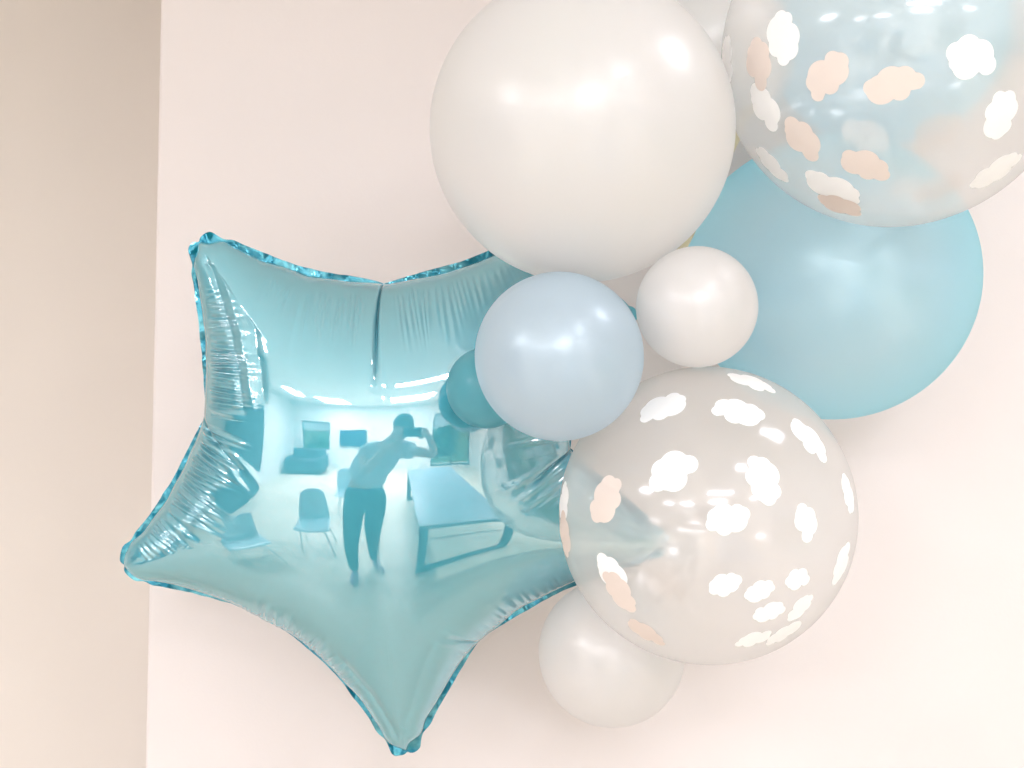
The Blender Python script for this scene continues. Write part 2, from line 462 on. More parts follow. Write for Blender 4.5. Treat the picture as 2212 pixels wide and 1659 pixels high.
# coarse solve, then smooth upsampling
CN, CM = NB // 3, 60
tc_ = 1 - (1 - np.linspace(0, 1, CM + 1)[1:]) ** 1.75
ucoarse = solve_membrane(body[None, ::3, :] * tc_[:, None, None])
ucoarse = np.maximum(ucoarse, 0); ucoarse /= ucoarse.max()
uc2 = np.empty((CM + 1, NB))
for k in range(3):
    f = k / 3.0
    a0, a1, a2, a3 = (np.roll(ucoarse, s_, 1) for s_ in (1, 0, -1, -2))
    uc2[:, k::3] = a1 + 0.5 * f * (a2 - a0 + f * (2 * a0 - 5 * a1 + 4 * a2 - a3 + f * (3 * (a1 - a2) + a3 - a0)))
g = np.concatenate([[0], 1 - (1 - ss) ** 1.0]) * CM       # fine ring position in coarse index space
gi = np.minimum(np.floor(g).astype(int), CM - 1); gf = (g - gi)[:, None]
a1 = uc2[gi]; a2 = uc2[gi + 1]; a0 = uc2[np.maximum(gi - 1, 0)]; a3 = uc2[np.minimum(gi + 2, CM)]
U = a1 + 0.5 * gf * (a2 - a0 + gf * (2 * a0 - 5 * a1 + 4 * a2 - a3 + gf * (3 * (a1 - a2) + a3 - a0)))
U = np.clip(U, 0, None)
U[0] = U[0].mean()
XY = np.concatenate([np.zeros((1, NB, 2)), P], 0)
# quadratic centre so that the mirror is clean there
rad2 = (XY ** 2).sum(-1)
sel = (rad2 < 0.075 ** 2) & (rad2 > 0.01 ** 2)
x_, y_ = XY[sel][:, 0], XY[sel][:, 1]
basis = lambda x, y: np.stack([np.ones_like(x), x, y, x * x, x * y, y * y, x**3, x*x*y, x*y*y, y**3, x**4, x**3*y, x*x*y*y, x*y**3, y**4], -1)
co = np.linalg.lstsq(basis(x_, y_), U[sel], rcond=None)[0]
bl = np.clip((0.07 - np.sqrt(rad2)) / 0.03, 0, 1); bl = bl * bl * (3 - 2 * bl)
U = U * (1 - bl) + bl * (basis(XY[..., 0], XY[..., 1]) @ co)
STAR_H = 0.098
STAR_P = 0.36
Uc = np.clip(U, 0, None)
Hs = STAR_H * (0.30 * Uc + 0.70 * np.power(Uc, STAR_P))

# nearest boundary position for every vertex near the rim, for gathers across the edges
flat = XY.reshape(-1, 2)
near_s = np.zeros(len(flat)); near_d = np.full(len(flat), 9.0); near_k = np.zeros(len(flat), int)
cand = np.where(U.reshape(-1) < 0.62)[0]
bsub = body[::2]
nbs = len(bsub)
for c0 in range(0, len(cand), 8000):
    ii = cand[c0:c0 + 8000]
    q = flat[ii]
    d2 = (q[:, 0:1] - bsub[None, :, 0]) ** 2 + (q[:, 1:2] - bsub[None, :, 1]) ** 2
    j = d2.argmin(1)
    best = d2[np.arange(len(ii)), j]; bs = j.astype(float)
    for dj in (-1, 0):
        a = bsub[(j + dj) % nbs]; b = bsub[(j + dj + 1) % nbs]
        ab = b - a; tpar = np.clip(((q - a) * ab).sum(1) / (ab * ab).sum(1), 0, 1)
        dd = ((a + ab * tpar[:, None] - q) ** 2).sum(1)
        m_ = dd < best
        best = np.where(m_, dd, best); bs = np.where(m_, j + dj + tpar, bs)
    near_s[ii] = (bs * 2) % NB; near_d[ii] = np.sqrt(best)
arm_of = np.minimum((near_s // NE).astype(int), 4)
pos_of = np.interp(near_s / NE - arm_of, np.arange(NE + 1) / NE, np.append(arm_pos[:NE], 1.0))
disp = np.zeros(len(flat))
# per half-edge gathers: (arm, half) -> amplitude, start, reach, wrinkles, range of e (0 valley, 1 tip)
LONG = [(0, 1, 0.055, 0.012, 0.0030, -0.0030, 0.02, 1.02), (0, 1, 0.066, 0.022, 0.0035, 0.0022, 0.05, 0.98),
        (0, 1, 0.078, 0.040, 0.0045, -0.0022, 0.10, 0.95), (1, 0, 0.060, 0.018, 0.0045, -0.0020, 0.25, 1.0),
        (2, 0, 0.034, 0.012, 0.0040, -0.0026, 0.32, 0.98), (2, 1, 0.046, 0.010, 0.0060, -0.0012, 0.05, 0.98),
        (1, 1, 0.020, 0.008, 0.0030, -0.0006, 0.30, 0.98)]
GATHER = {(0, 0): (0.0006, 0.018, 0.062, 30, 0.05, 0.75), (0, 1): (0.0034, 0.016, 0.050, 32, 0.0, 0.78),
          (1, 0): (0.0034, 0.015, 0.052, 32, 0.0, 0.95), (1, 1): (0.0008, 0.003, 0.012, 26, 0.0, 0.6),
          (2, 0): (0.0034, 0.004, 0.026, 28, 0.0, 0.66), (2, 1): (0.0007, 0.004, 0.016, 20, 0.0, 0.4),
          (3, 0): (0.0012, 0.004, 0.020, 26, 0.0, 0.7), (3, 1): (0.0014, 0.015, 0.05, 22, 0.0, 0.8),
          (4, 0): (0.0014, 0.015, 0.05, 22, 0.0, 0.8), (4, 1): (0.0006, 0.016, 0.060, 34, 0.05, 0.8)}
def sstep(x):
    x = np.clip(x, 0, 1); return x * x * (3 - 2 * x)
for (k, hf), (amp, start, reach, nw, e0, e1) in GATHER.items():
    tp = arm_pos[k * NE:(k + 1) * NE][tip_i[k] - k * NE]
    if hf == 0:
        e = pos_of / tp
        m_ = (arm_of == k) & (pos_of <= tp) & (near_d < 0.12)
    else:
        e = (1 - pos_of) / (1 - tp)
        m_ = (arm_of == k) & (pos_of > tp) & (near_d < 0.12)
    ee = e[m_]; dd = near_d[m_]
    kn = np.linspace(0, 1, nw + 1)
    warp = np.cumsum(RNG.uniform(0.6, 1.45, nw + 1)); warp = (warp - warp[0]) / (warp[-1] - warp[0]) * nw
    lean = np.interp(ee, kn, RNG.uniform(-0.25, 0.25, nw + 1)) + 0.25
    ph = np.interp(ee, kn, warp) + lean * (dd - start) / 0.03
    ampl = np.interp(ee, kn, RNG.uniform(0.45, 1.15, nw + 1))
    rch = reach * np.interp(ee, kn, RNG.uniform(0.65, 1.1, nw + 1))
    st = start * np.interp(ee, kn, RNG.uniform(0.7, 1.25, nw + 1))
    env = sstep((ee - e0) / 0.06 + 0.15) * sstep((e1 - ee) / 0.35)
    wv = np.sin(2 * np.pi * ph)
    wv = 0.7 * wv + 0.3 * np.sign(wv) * np.abs(wv) ** 3
    fall = sstep((dd - st * 0.6) / (st * 0.6)) * np.exp(-(np.maximum(dd, 0) / rch) ** 4)
    disp[m_] += amp * ampl * env * wv * fall
    # long folds parallel to the edge
    for (kk, hh, d0, d1, sg, a_, ea, eb) in LONG:
        if (kk, hh) == (k, hf):
            dc = d0 + (d1 - d0) * ee
            disp[m_] += a_ * np.exp(-np.abs((dd - dc) / sg) ** 1.6) * sstep((ee - ea) / 0.15) * sstep((eb - ee) / 0.2)
disp = disp.reshape(MR + 1, NB)
# sharp folds running inwards from the five valleys
FOLD = {'AE': ((829, 613), (829, 815), 0.012, 0.0017), 'AB': ((446, 893), (556, 1004), 0.009, 0.0022),
        'BC': ((561, 1327), (592, 1278), 0.007, 0.002), 'CD': ((1040, 1378), (968, 1344), 0.006, 0.002),
        'DE': ((1232, 968), (1130, 1030), 0.011, 0.0022)}
for nm, (a, b, dep, wid) in FOLD.items():
    a = np.array(on_star(*a)); b = np.array(on_star(*b))
    L = np.linalg.norm(b - a); t_ = (b - a) / L; n_ = np.array([-t_[1], t_[0]])
    q = XY - a
    l = (q @ t_) / L; w = q @ n_
    w = w + 0.0008 * np.sin(l * 5)
    prof = np.clip(l + 0.05, 0, 1) ** 0.1 * np.clip(1 - l, 0, 1) ** 0.8
    wl = wid * (0.45 + 0.9 * np.clip(l, 0, 1))
    disp -= dep * prof * np.exp(-np.abs(w) / wl) * (l > -0.1)
    # two soft ridges beside the fold, strongest at its inner end
    disp += (0.0003 if nm == 'AE' else 0.0012) * np.exp(-((np.abs(w) - 2.6 * wl) / (1.2 * wl)) ** 2) * np.exp(-((l - 0.85) / 0.25) ** 2)
edge_fade = np.clip((1 - np.concatenate([[0], tt])) / 0.006, 0, 1)[:, None]
Hf = np.maximum(Hs + disp * edge_fade * np.clip(U * 60, 0, 1), 0)
Hf[0] = Hf[0].mean()

star = empty('star_balloon')
star.location = STAR_C
star.rotation_euler = (PITCH + TILT_X, 0, TILT_Z)
tag(star, 'shiny teal foil star balloon mirroring the room, lying against the white and clear balloons', 'balloon')

def ring_faces(m, n, off, centre, flip):
    i = np.arange(m - 1)[:, None] * n; j = np.arange(n)[None, :]; j2 = (j + 1) % n
    q = np.stack([i + j, i + n + j, i + n + j2, i + j2], -1).reshape(-1, 4) + off
    jj = np.arange(n)
    t = np.stack([np.full(n, centre), jj + off, (jj + 1) % n + off], -1)
    if flip: q = q[:, ::-1]; t = t[:, ::-1]
    return q, t

# local axes: x right, -y towards the camera, z up
fv = np.stack([P[..., 0], -Hf[1:], P[..., 1]], -1).reshape(-1, 3)
cf = np.array([[0, -Hf[0, 0], 0]])
sub_r, sub_b = 3, 2
ridx = np.arange(MR - 1, -1, -sub_r)[::-1]
Pb = P[ridx][:, ::sub_b]; Hb = Hs[1:][ridx][:, ::sub_b]
bv = np.stack([Pb[..., 0], Hb * 0.92, Pb[..., 1]], -1).reshape(-1, 3)
verts = np.concatenate([fv, cf, bv, [[0, STAR_H * 0.92, 0]]])
q1, t1 = ring_faces(MR, NB, 0, len(fv), False)
ob = len(fv) + 1
q2, t2 = ring_faces(len(ridx), NB // sub_b, ob, len(verts) - 1, True)
me = mesh_np('foil_body', verts, [q1, t1, q2, t2])
foil_body = link('foil_body', me, M['foil'], star)

# welded seam: three strips with a ruffled outer edge
sv = []
s_all = np.arange(NB)
def smooth_noise(n, knots, lo, hi):
    v = RNG.uniform(lo, hi, knots); v = np.append(v, v[0])
    x = np.linspace(0, knots, n, endpoint=False)
    i = x.astype(int); f = x - i; f = f * f * (3 - 2 * f)
    return v[i] * (1 - f) + v[i + 1] * f
ruf = smooth_noise(NB, 110, -0.0020, 0.0020) + smooth_noise(NB, 420, -0.0005, 0.0005)
scal = 1 + smooth_noise(NB, 160, -0.06, 0.06)
rows = [(-0.0008, 0.0), (0.35, 0.5), (0.7, 0.9), (1.0, 1.0)]
for f_, rf in rows:
    if f_ < 0:
        q = body + nrm * f_
    else:
        q = body + nrm * (f_ * (seam_w * scal + 0.0002))[:, None]
    yy = ruf * rf * np.clip(seam_w / 0.006, 0, 1.3)
    sv.append(np.stack([q[:, 0], yy, q[:, 1]], 1))
sverts = np.concatenate(sv)
fs = []
for k in range(3):
    a = np.arange(NB) + k * NB; b = (np.arange(NB) + 1) % NB + k * NB
    fs.append(np.stack([a, a + NB, b + NB, b], 1))
link('seam', mesh_np('seam', sverts, fs), M['seam'], star)

# ------------------------------------------------------------------ latex balloons
def latex(name, u, v, r, d, mat, label, neck, cat='balloon', group=None, stretch=0.04, clouds=None, back=None):
    """balloon whose outline is the circle (u, v, r) of the photograph at depth d; neck = direction of its knot"""
    c = at(u, v, d)
    # apparent radius of a sphere is a little more than r/F*d
    rad = r / F * d / math.sqrt(1 + (r / F) ** 2)
    ax = (CR @ Vector(neck)).normalized()
    q = Vector((0, 0, -1)).rotation_difference(ax)
    nu, nv = 96, 64
    vs = [(0, 0, rad)]
    prof = []
    for i in range(1, nv):
        th = math.pi * i / nv
        rr, z = math.sin(th), math.cos(th)
        k = max(0.0, -z)                     # towards the neck
        rr *= 1 - 0.10 * k ** 3
        z *= 1 + stretch * k ** 2 * 2.2 + 0.10 * max(0, (k - 0.93) / 0.07) ** 1.5
        prof.append((rr * rad, z * rad))
    for rr, z in prof:
        for j in range(nu):
            a = 2 * math.pi * j / nu
            vs.append((rr * math.cos(a), rr * math.sin(a), z))
    bottom = prof[-1][1] - 0.004
    vs.append((0, 0, bottom))
    fq, ft = [], []
    for j in range(nu):
        ft.append((0, 1 + j, 1 + (j + 1) % nu))
        b0 = 1 + (nv - 2) * nu
        ft.append((b0 + j, len(vs) - 1, b0 + (j + 1) % nu))
    for i in range(nv - 2):
        for j in range(nu):
            a0 = 1 + i * nu
            fq.append((a0 + j, a0 + nu + j, a0 + nu + (j + 1) % nu, a0 + (j + 1) % nu))
    W = np.array([q @ Vector(p) for p in vs])
    faces = [np.array(fq), np.array(ft)]
    me = mesh_np(name, W, faces)
    o = link(name, me, mat)
    o.location = c
    if group is None and mat in (M['pearl'], M['clear'], M['teal'], M['blue'], M['blue_lifted']):
        group = 'clear cloud print balloons' if mat is M['clear'] else 'pearl white balloons' if mat is M['pearl'] else 'small teal balloons' if mat is M['teal'] else 'light blue balloons'
    tag(o, label, cat, group)
    # knot: little flared tail
    mb = MB()
    b = q @ Vector((0, 0, bottom + 0.004))
    dirn = ax
    mb.tube([b - dirn * 0.003, b + dirn * 0.004, b + dirn * 0.008, b + dirn * 0.011, b + dirn * 0.020, b + dirn * 0.022],
            [0.006, 0.0042, 0.0058, 0.0040, 0.0085, 0.0092], 16)
    mb.build('knot', mat, o, True)
    return o, c, rad

def cloud_outline(n, seed):
    rg = random.Random(seed)
    var = rg.choice([
        [(-0.66, -0.12, 0.30), (-0.18, 0.10, 0.46), (0.30, 0.20, 0.36), (0.68, -0.02, 0.30), (0.10, -0.22, 0.42), (0.52, -0.24, 0.22)],
        [(-0.70, 0.02, 0.28), (-0.30, -0.10, 0.46), (0.14, 0.16, 0.44), (0.56, 0.14, 0.32), (0.76, -0.12, 0.24), (0.24, -0.26, 0.32), (-0.52, 0.22, 0.26)],
        [(-0.74, -0.14, 0.25), (-0.42, 0.06, 0.36), (0.06, 0.14, 0.46), (0.46, -0.02, 0.44), (0.74, 0.16, 0.26), (-0.14, -0.26, 0.30)]])
    fx = rg.choice((-1, 1)); ay = rg.uniform(0.9, 1.1)
    cs = [(fx * x + rg.uniform(-.05, .05), (y * 1.15 + rg.uniform(-.04, .04)) * ay, r * rg.uniform(1.06, 1.2)) for x, y, r in var]
    cs = [(x * 0.92, y, r) for x, y, r in cs] + [(0, 0, 0.45)]
    out = []
    for i in range(n):
        a = 2 * math.pi * i / n
        dx, dy = math.cos(a), math.sin(a)
        best = 0.1
        for x, y, r in cs:
            b = x * dx + y * dy
            disc = b * b - (x * x + y * y - r * r)
            if disc > 0:
                best = max(best, b + math.sqrt(disc))
        out.append(best)
    return out

def add_clouds(o, c, rad, clouds, half=0.0225):
    """printed clouds: thin patches lying on the balloon's skin, in the balloon's own mesh"""
    bm = bmesh.new(); bm.from_mesh(o.data)
    for ci, (u, v, rot, side, tone, sc) in enumerate(clouds):
        ray = (at(u, v, 1.0) - CAM).normalized()
        b = ray.dot(c - CAM)
        perp2 = (c - CAM).length_squared - b * b
        if perp2 > (rad * 0.985) ** 2:
            # at the limb: slide the print onto it
            near = CAM + ray * b
            n = (near - c).normalized()
            n = (n * 0.985 - ray * 0.17 * (1 if side == 'f' else -1)).normalized()
        else:
            h = math.sqrt(rad * rad - perp2)
            p = CAM + ray * (b - h if side == 'f' else b + h)
            n = (p - c).normalized()
        right = CR @ Vector((1, 0, 0)); upv = CR @ Vector((0, 0, 1))
        a = math.radians(-rot)
        dir_ = right * math.cos(a) + upv * math.sin(a)
        t = (dir_ - n * dir_.dot(n)).normalized()
        s = n.cross(t)
        if s.dot(upv * math.cos(a) - right * math.sin(a)) < 0: s = -s
        ol = cloud_outline(72, ci * 13 + int(u))
        hs = half * sc
        lift = rad * (1.0025 + 0.00018 * ci + (0.003 if tone == 't' else 0))
        mid = bm.verts.new(n * lift)
        prev = None
        for f_ in (0.34, 0.67, 1.0):
            ring = []
            for i, r_ in enumerate(ol):
                an = 2 * math.pi * i / 72
                x, y = math.cos(an) * r_ * f_ * hs / rad, math.sin(an) * r_ * f_ * hs * 1.0 / rad
                ln = math.hypot(x, y)
                k = math.sin(ln) / ln if ln > 1e-9 else 1
                w = n * math.cos(ln) + (t * x + s * y) * k
                ring.append(bm.verts.new(w * lift))
            for i in range(72):
                i2 = (i + 1) % 72
                f = bm.faces.new((mid, ring[i], ring[i2])) if prev is None else bm.faces.new((prev[i], ring[i], ring[i2], prev[i2]))
                f.material_index = (1 if tone == 'w' else 2) + (2 if side == 'b' else 0)
                f.smooth = True
            prev = ring
    bm.to_mesh(o.data); bm.free()
    o.data.materials.append(M['print']); o.data.materials.append(M['print_shade']); o.data.materials.append(M['print_back']); o.data.materials.append(M['print_shade_back'])

latex('round_balloon', 1257, 281, 331, 1.09, M['pearl'], 'largest pearl white balloon, round and glossy, above the foil star', (0.6, 0.9, 0.3))
latex('round_balloon', 1208, 770, 183, 1.035, M['peri'], 'pale periwinkle blue pearl balloon in front of the foil star', (0.5, 0.9, 0.2))
latex('round_balloon', 1505, 663, 131, 1.06, M['pearl'], 'small pearl white balloon in front of the big light blue balloon', (0.2, 1, 0.2))
latex('round_balloon', 1796, 599, 309, 1.37, M['blue'], 'big light blue pearl balloon between the two clear balloons', (-0.8, 0.5, 0.3))
latex('round_balloon', 1052, 838, 88, 1.155, M['teal'], 'small teal latex balloon tucked between the foil star and periwinkle balloon', (0.8, 0.5, -0.2))
latex('round_balloon', 1300, 702, 71, 1.17, M['teal'], 'hidden small teal balloon, a sliver between periwinkle and small white balloons', (0.5, 0.8, 0.2))
latex('round_balloon', 1321, 1409, 158, 1.275, M['pearl'], 'small pearl white balloon at the bottom below the clear cloud balloon', (0.3, 0.5, 0.8))
latex('round_balloon', 1912, 50, 258, 1.43, M['blue_lifted'], 'light blue balloon seen through the upper clear cloud balloon', (-0.3, 0.6, 0.6))
latex('round_balloon', 2292, -10, 155, 1.38, M['pearl'], 'pearl white balloon at top right corner behind the clear balloon', (-0.6, 0.6, 0.2))
latex('round_balloon', 1528, 112, 188, 1.40, M['pearl'], 'shaded white balloon at top between big white and clear balloons', (0.2, 0.9, 0.2))

lo, lc, lr = latex('clear_balloon', 1524, 1110, 321, 1.115, M['clear'], 'lower clear balloon printed with white clouds, right of the foil star', (-0.55, 0.8, 0.25), stretch=0.02)
add_clouds(lo, lc, lr, [
    (1432, 878, -22, 'f', 'w', 1.0), (1596, 888, 10, 'f', 'w', 1.0), (1750, 950, 45, 'f', 'w', 1.0), (1452, 1016, -35, 'f', 'w', 1.0),
    (1650, 1036, 80, 'f', 'w', 0.95), (1572, 1120, -12, 'f', 'w', 0.82), (1742, 1128, 70, 'f', 'w', 0.76), (1832, 1066, 80, 'f', 'w', 0.8),
    (1818, 1216, -68, 'f', 'w', 0.9), (1626, 826, 20, 'f', 'w', 1.0), (1308, 1080, -50, 'f', 't', 1.0), (1221, 1156, 90, 'f', 't', 0.95),
    (1218, 1086, 90, 'f', 'w', 0.9), (1324, 1240, 40, 'f', 'w', 0.95), (1338, 1278, 58, 'f', 't', 0.92), (1396, 1366, 28, 'f', 't', 0.85),
    (1470, 1178, 10, 'b', 'w', 1.15), (1442, 1258, 30, 'b', 't', 1.0), (1566, 1262, -25, 'f', 'w', 0.66),
    (1640, 1276, -20, 'f', 'w', 0.62), (1722, 1250, 5, 'f', 'w', 0.60), (1660, 1322, -10, 'f', 'w', 0.66), (1728, 1312, -60, 'f', 'w', 0.68),
    (1692, 1368, -32, 'f', 'w', 0.8), (1626, 1380, -12, 'f', 'w', 0.7)])
uo, uc, ur = latex('clear_balloon', 1932, 116, 376, 1.12, M['clear'], 'upper clear balloon printed with white clouds, some with painted-in shade, at top right', (-0.5, 0.8, -0.1), stretch=0.02)
add_clouds(uo, uc, ur, [
    (1691, 80, 75, 'f', 'w', 1.05), (1641, 137, 82, 'f', 't', 1.02), (1653, 233, 50, 'f', 'w', 1.05), (1788, 163, -42, 'f', 't', 1.02),
    (1931, 182, -28, 'f', 't', 1.02), (2101, 123, 15, 'f', 'w', 1.05), (2161, 250, 75, 'f', 'w', 1.0), (2021, 283, -25, 'b', 't', 1.2),
    (1735, 300, 62, 'f', 't', 1.02), (1871, 357, 12, 'f', 't', 1.02), (1871, 293, 25, 'b', 'w', 1.2), (1798, 407, 22, 'f', 'w', 1.2),
    (1815, 443, 20, 'f', 't', 1.02), (2021, 407, -6, 'b', 't', 1.2), (1965, 402, 5, 'b', 'w', 1.0), (2151, 370, -45, 'f', 'w', 1.1), (1668, 357, 45, 'f', 'w', 1.0),
    (1650, 348, 45, 'b', 't', 1.0), (1571, 127, 90, 'f', 'w', 1.0), (1576, 207, 80, 'b', 't', 1.0), (2008, 470, -8, 'b', 't', 1.1)])

# ribbon of the garland between the balloons
mb = MB()
rib = [at(1625, 225, 1.27), at(1590, 298, 1.262), at(1535, 410, 1.27), at(1482, 521, 1.245), at(1440, 600, 1.24)]
for a, b in zip(rib, rib[1:]):
    w = (CR @ Vector((0.75, 0.2, 0.4))).normalized() * 0.008
    mb.quad(a - w, b - w, b + w, a + w)
bmesh.ops.remove_doubles(mb.bm, verts=mb.bm.verts, dist=1e-5)
tag(mb.build('garland_ribbon', M['gold']), 'olive gold ribbon strip glimpsed behind the big white balloon', 'ribbon')

# ------------------------------------------------------------------ the room
WALL_D = 1.62
CORNER_X = (330 - 1106) / F * WALL_D
WALL_Y = at(1106, 829.5, WALL_D).y
X0, X1, Y0, ZC = -5.2, 3.7, -6.4, 2.75

def struct(name, mb, mat):
    o = mb.build(name, mat); o['kind'] = 'structure'; return o

def wall_x(mb, x, y0, y1, z0, z1, holes, th=0.16, sgn=1):
    """wall at plane x between y0..y1 with rectangular holes [(ya, yb, za, zb)] sorted along y"""
    c = x + sgn * th / 2
    y = y0
    for ya, yb, za, zb in holes:
        if ya > y: mb.box((c, (y + ya) / 2, (z0 + z1) / 2), (th, ya - y, z1 - z0))
        if za > z0: mb.box((c, (ya + yb) / 2, (z0 + za) / 2), (th, yb - ya, za - z0))
        if zb < z1: mb.box((c, (ya + yb) / 2, (zb + z1) / 2), (th, yb - ya, z1 - zb))
        y = yb
    if y1 > y: mb.box((c, (y + y1) / 2, (z0 + z1) / 2), (th, y1 - y, z1 - z0))
    return mb

def wall_y(mb, y, x0, x1, z0, z1, holes, th=0.16, sgn=-1):
    c = y + sgn * th / 2
    x = x0
    for xa, xb, za, zb in holes:
        if xa > x: mb.box(((x + xa) / 2, c, (z0 + z1) / 2), (xa - x, th, z1 - z0))
        if za > z0: mb.box(((xa + xb) / 2, c, (z0 + za) / 2), (xb - xa, th, za - z0))
        if zb < z1: mb.box(((xa + xb) / 2, c, (zb + z1) / 2), (xb - xa, th, z1 - zb))
        x = xb
    if x1 > x: mb.box(((x + x1) / 2, c, (z0 + z1) / 2), (x1 - x, th, z1 - z0))
    return mb

struct('floor', MB().box(((X0 + X1) / 2, (Y0 + WALL_Y) / 2, -0.05), (X1 - X0 + 0.3, WALL_Y - Y0 + 1.6, 0.1)), M['floor'])
struct('ceiling', MB().box(((X0 + X1) / 2, (Y0 + WALL_Y) / 2, ZC + 0.05), (X1 - X0 + 0.4, WALL_Y - Y0 + 1.6, 0.1)), M['ceiling'])
struct('wall', MB().box(((CORNER_X + X1) / 2, WALL_Y + 0.3, ZC / 2), (X1 - CORNER_X, 0.6, ZC), bevel=0.004), M['wall'])
RECESS = 0.42
WIN_R = [(-3.0, 0.25, 0.03, 2.2)]
WIN_B = [(-4.6, -3.0, 0.75, 1.95), (1.35, 3.45, 0.03, 2.15)]
struct('side_wall', wall_x(MB(), X0, Y0, WALL_Y + 0.6, 0, ZC, [], sgn=-1), M['roomwall'])
struct('window_wall', wall_x(MB(), X1, Y0, WALL_Y, 0, ZC, WIN_R, sgn=1), M['roomwall'])
struct('far_wall', wall_y(MB(), Y0, X0, X1, 0, ZC, WIN_B), M['roomwall'])
struct('recess_wall', MB().box(((X0 + CORNER_X) / 2 + 0.1, WALL_Y + RECESS + 0.08, ZC / 2), (CORNER_X - X0 + 0.2, 0.16, ZC)), M['recess'])
struct('lawn', MB().box((0, -10, -0.16), (120, 120, 0.1)), M['lawn'])

def window(axis, pos, a0, a1, z0, z1, bars, label, fr=0.06):
    e = empty('window')
    tag(e, label, 'window')
    mb = MB(); pm = MB()
    def bx(a, b, c, d, th=0.07):
        if axis == 'x': mb.box((pos, (a + b) / 2, (c + d) / 2), (th, b - a, d - c), bevel=0.004)
        else: mb.box(((a + b) / 2, pos, (c + d) / 2), (b - a, th, d - c), bevel=0.004)
    bx(a0, a1, z0, z0 + fr); bx(a0, a1, z1 - fr, z1)
    for k in range(bars + 1):
        a = a0 + (a1 - a0 - fr) * k / bars
        bx(a, a + fr, z0 + fr + 0.001, z1 - fr - 0.001)
    mb.build('frame', M['darkframe'], e)
    if axis == 'x': pm.quad((pos, a0, z0), (pos, a1, z0), (pos, a1, z1), (pos, a0, z1))
    else: pm.quad((a0, pos, z0), (a1, pos, z0), (a1, pos, z1), (a0, pos, z1))
    pm.build('pane', M['glass'], e)
    return e

window('x', X1 + 0.08, *WIN_R[0], 3, 'wide dark framed glass doors at the sunny right side of the room')
window('y', Y0 - 0.08, *WIN_B[0], 1, 'dark framed window at the far left, mirrored in the foil star')
window('y', Y0 - 0.08, *WIN_B[1], 2, 'dark framed glass door at the far end, mirrored in the foil star')

for i, (x, y, r) in enumerate([(-4.9, -9.2, 0.75), (-3.0, -9.8, 0.65), (1.2, -9.6, 0.8), (3.2, -10.4, 1.0), (7.4, -6.2, 1.0), (8.2, -3.8, 0.9)]):
    bm = bmesh.new()
    bmesh.ops.create_icosphere(bm, subdivisions=4, radius=r)
    for v in bm.verts:
        n = v.co.normalized()
        k = 1 + 0.10 * math.sin(9 * n.x + i) * math.cos(8 * n.y - i) + 0.08 * math.sin(23 * n.z + 3 * i) + random.uniform(-0.07, 0.07)
        v.co = v.co * k
        v.co.z = max(v.co.z, -r * 0.7)
    me = bpy.data.meshes.new('bush'); bm.to_mesh(me); bm.free()
    o = link('bush', me, M['hedge'], None, False)
    o.location = (x, y, r * 0.7 - 0.11)
    tag(o, 'green garden bush outside the windows, mirrored in the foil star', 'bush', 'bushes outside the windows')

LAMPS = [(1.02, 0.82, 0.42, 0.28), (0.74, -0.35, 0.22, 0.22), (0.35, -2.3, 1.2, 0.35), (0.2, -4.6, 1.2, 1.2), (-2.3, -5.0, 1.0, 1.2), (-3.6, -4.2, 0.6, 1.2),
         (2.4, -3.0, 0.6, 0.6), (-2.6, -0.9, 0.6, 0.6)]  # last panel is added on the left to brighten the recess and wall
for i, (x, y, w, d) in enumerate(LAMPS):
    e = empty('ceiling_light', (x, y, ZC))
    tag(e, 'square white recessed ceiling light panel reflected in the balloons', 'ceiling light', 'ceiling light panels')
    mb = MB()
    f = 0.03
    mb.box((0, d / 2 + f / 2, -0.012), (w + 2 * f, f, 0.02)); mb.box((0, -d / 2 - f / 2, -0.012), (w + 2 * f, f, 0.02))
    mb.box((w / 2 + f / 2, 0, -0.012), (f, d - 0.001, 0.02)); mb.box((-w / 2 - f / 2, 0, -0.012), (f, d - 0.001, 0.02))
    mb.build('frame', M['lampframe'], e)
    MB().quad((-w / 2, -d / 2, -0.008), (-w / 2, d / 2, -0.008), (w / 2, d / 2, -0.008), (w / 2, -d / 2, -0.008)).build('diffuser', M['lamp_near' if i == 0 else 'lamp'], e)

# long table with a loop of flat bar at each end
tb = empty('table', (0.70, -1.65, 0))
tag(tb, 'long blue grey table on flat bar legs beside the person, mirrored in the foil star', 'table')
TW, TL, TH = 1.16, 2.7, 0.75
MB().box((0, 0, TH - 0.02), (TW, TL, 0.04), bevel=0.006).build('tabletop', M['table'], tb)
MB().box((0, 0, TH - 0.075), (TW - 0.16, TL - 0.2, 0.07)).build('apron', M['tableleg'], tb)
for sy in (1, -1):
    y = sy * (TL / 2 - 0.06)
    m_ = MB()
    for sx in (1, -1):
        m_.box((sx * (TW / 2 - 0.05), y, (TH - 0.04) / 2 + 0.03), (0.10, 0.06, TH - 0.04 - 0.062), bevel=0.004)
    m_.box((0, y, 0.03), (TW, 0.07, 0.06), bevel=0.004)
    m_.build('leg', M['tableleg'], tb)

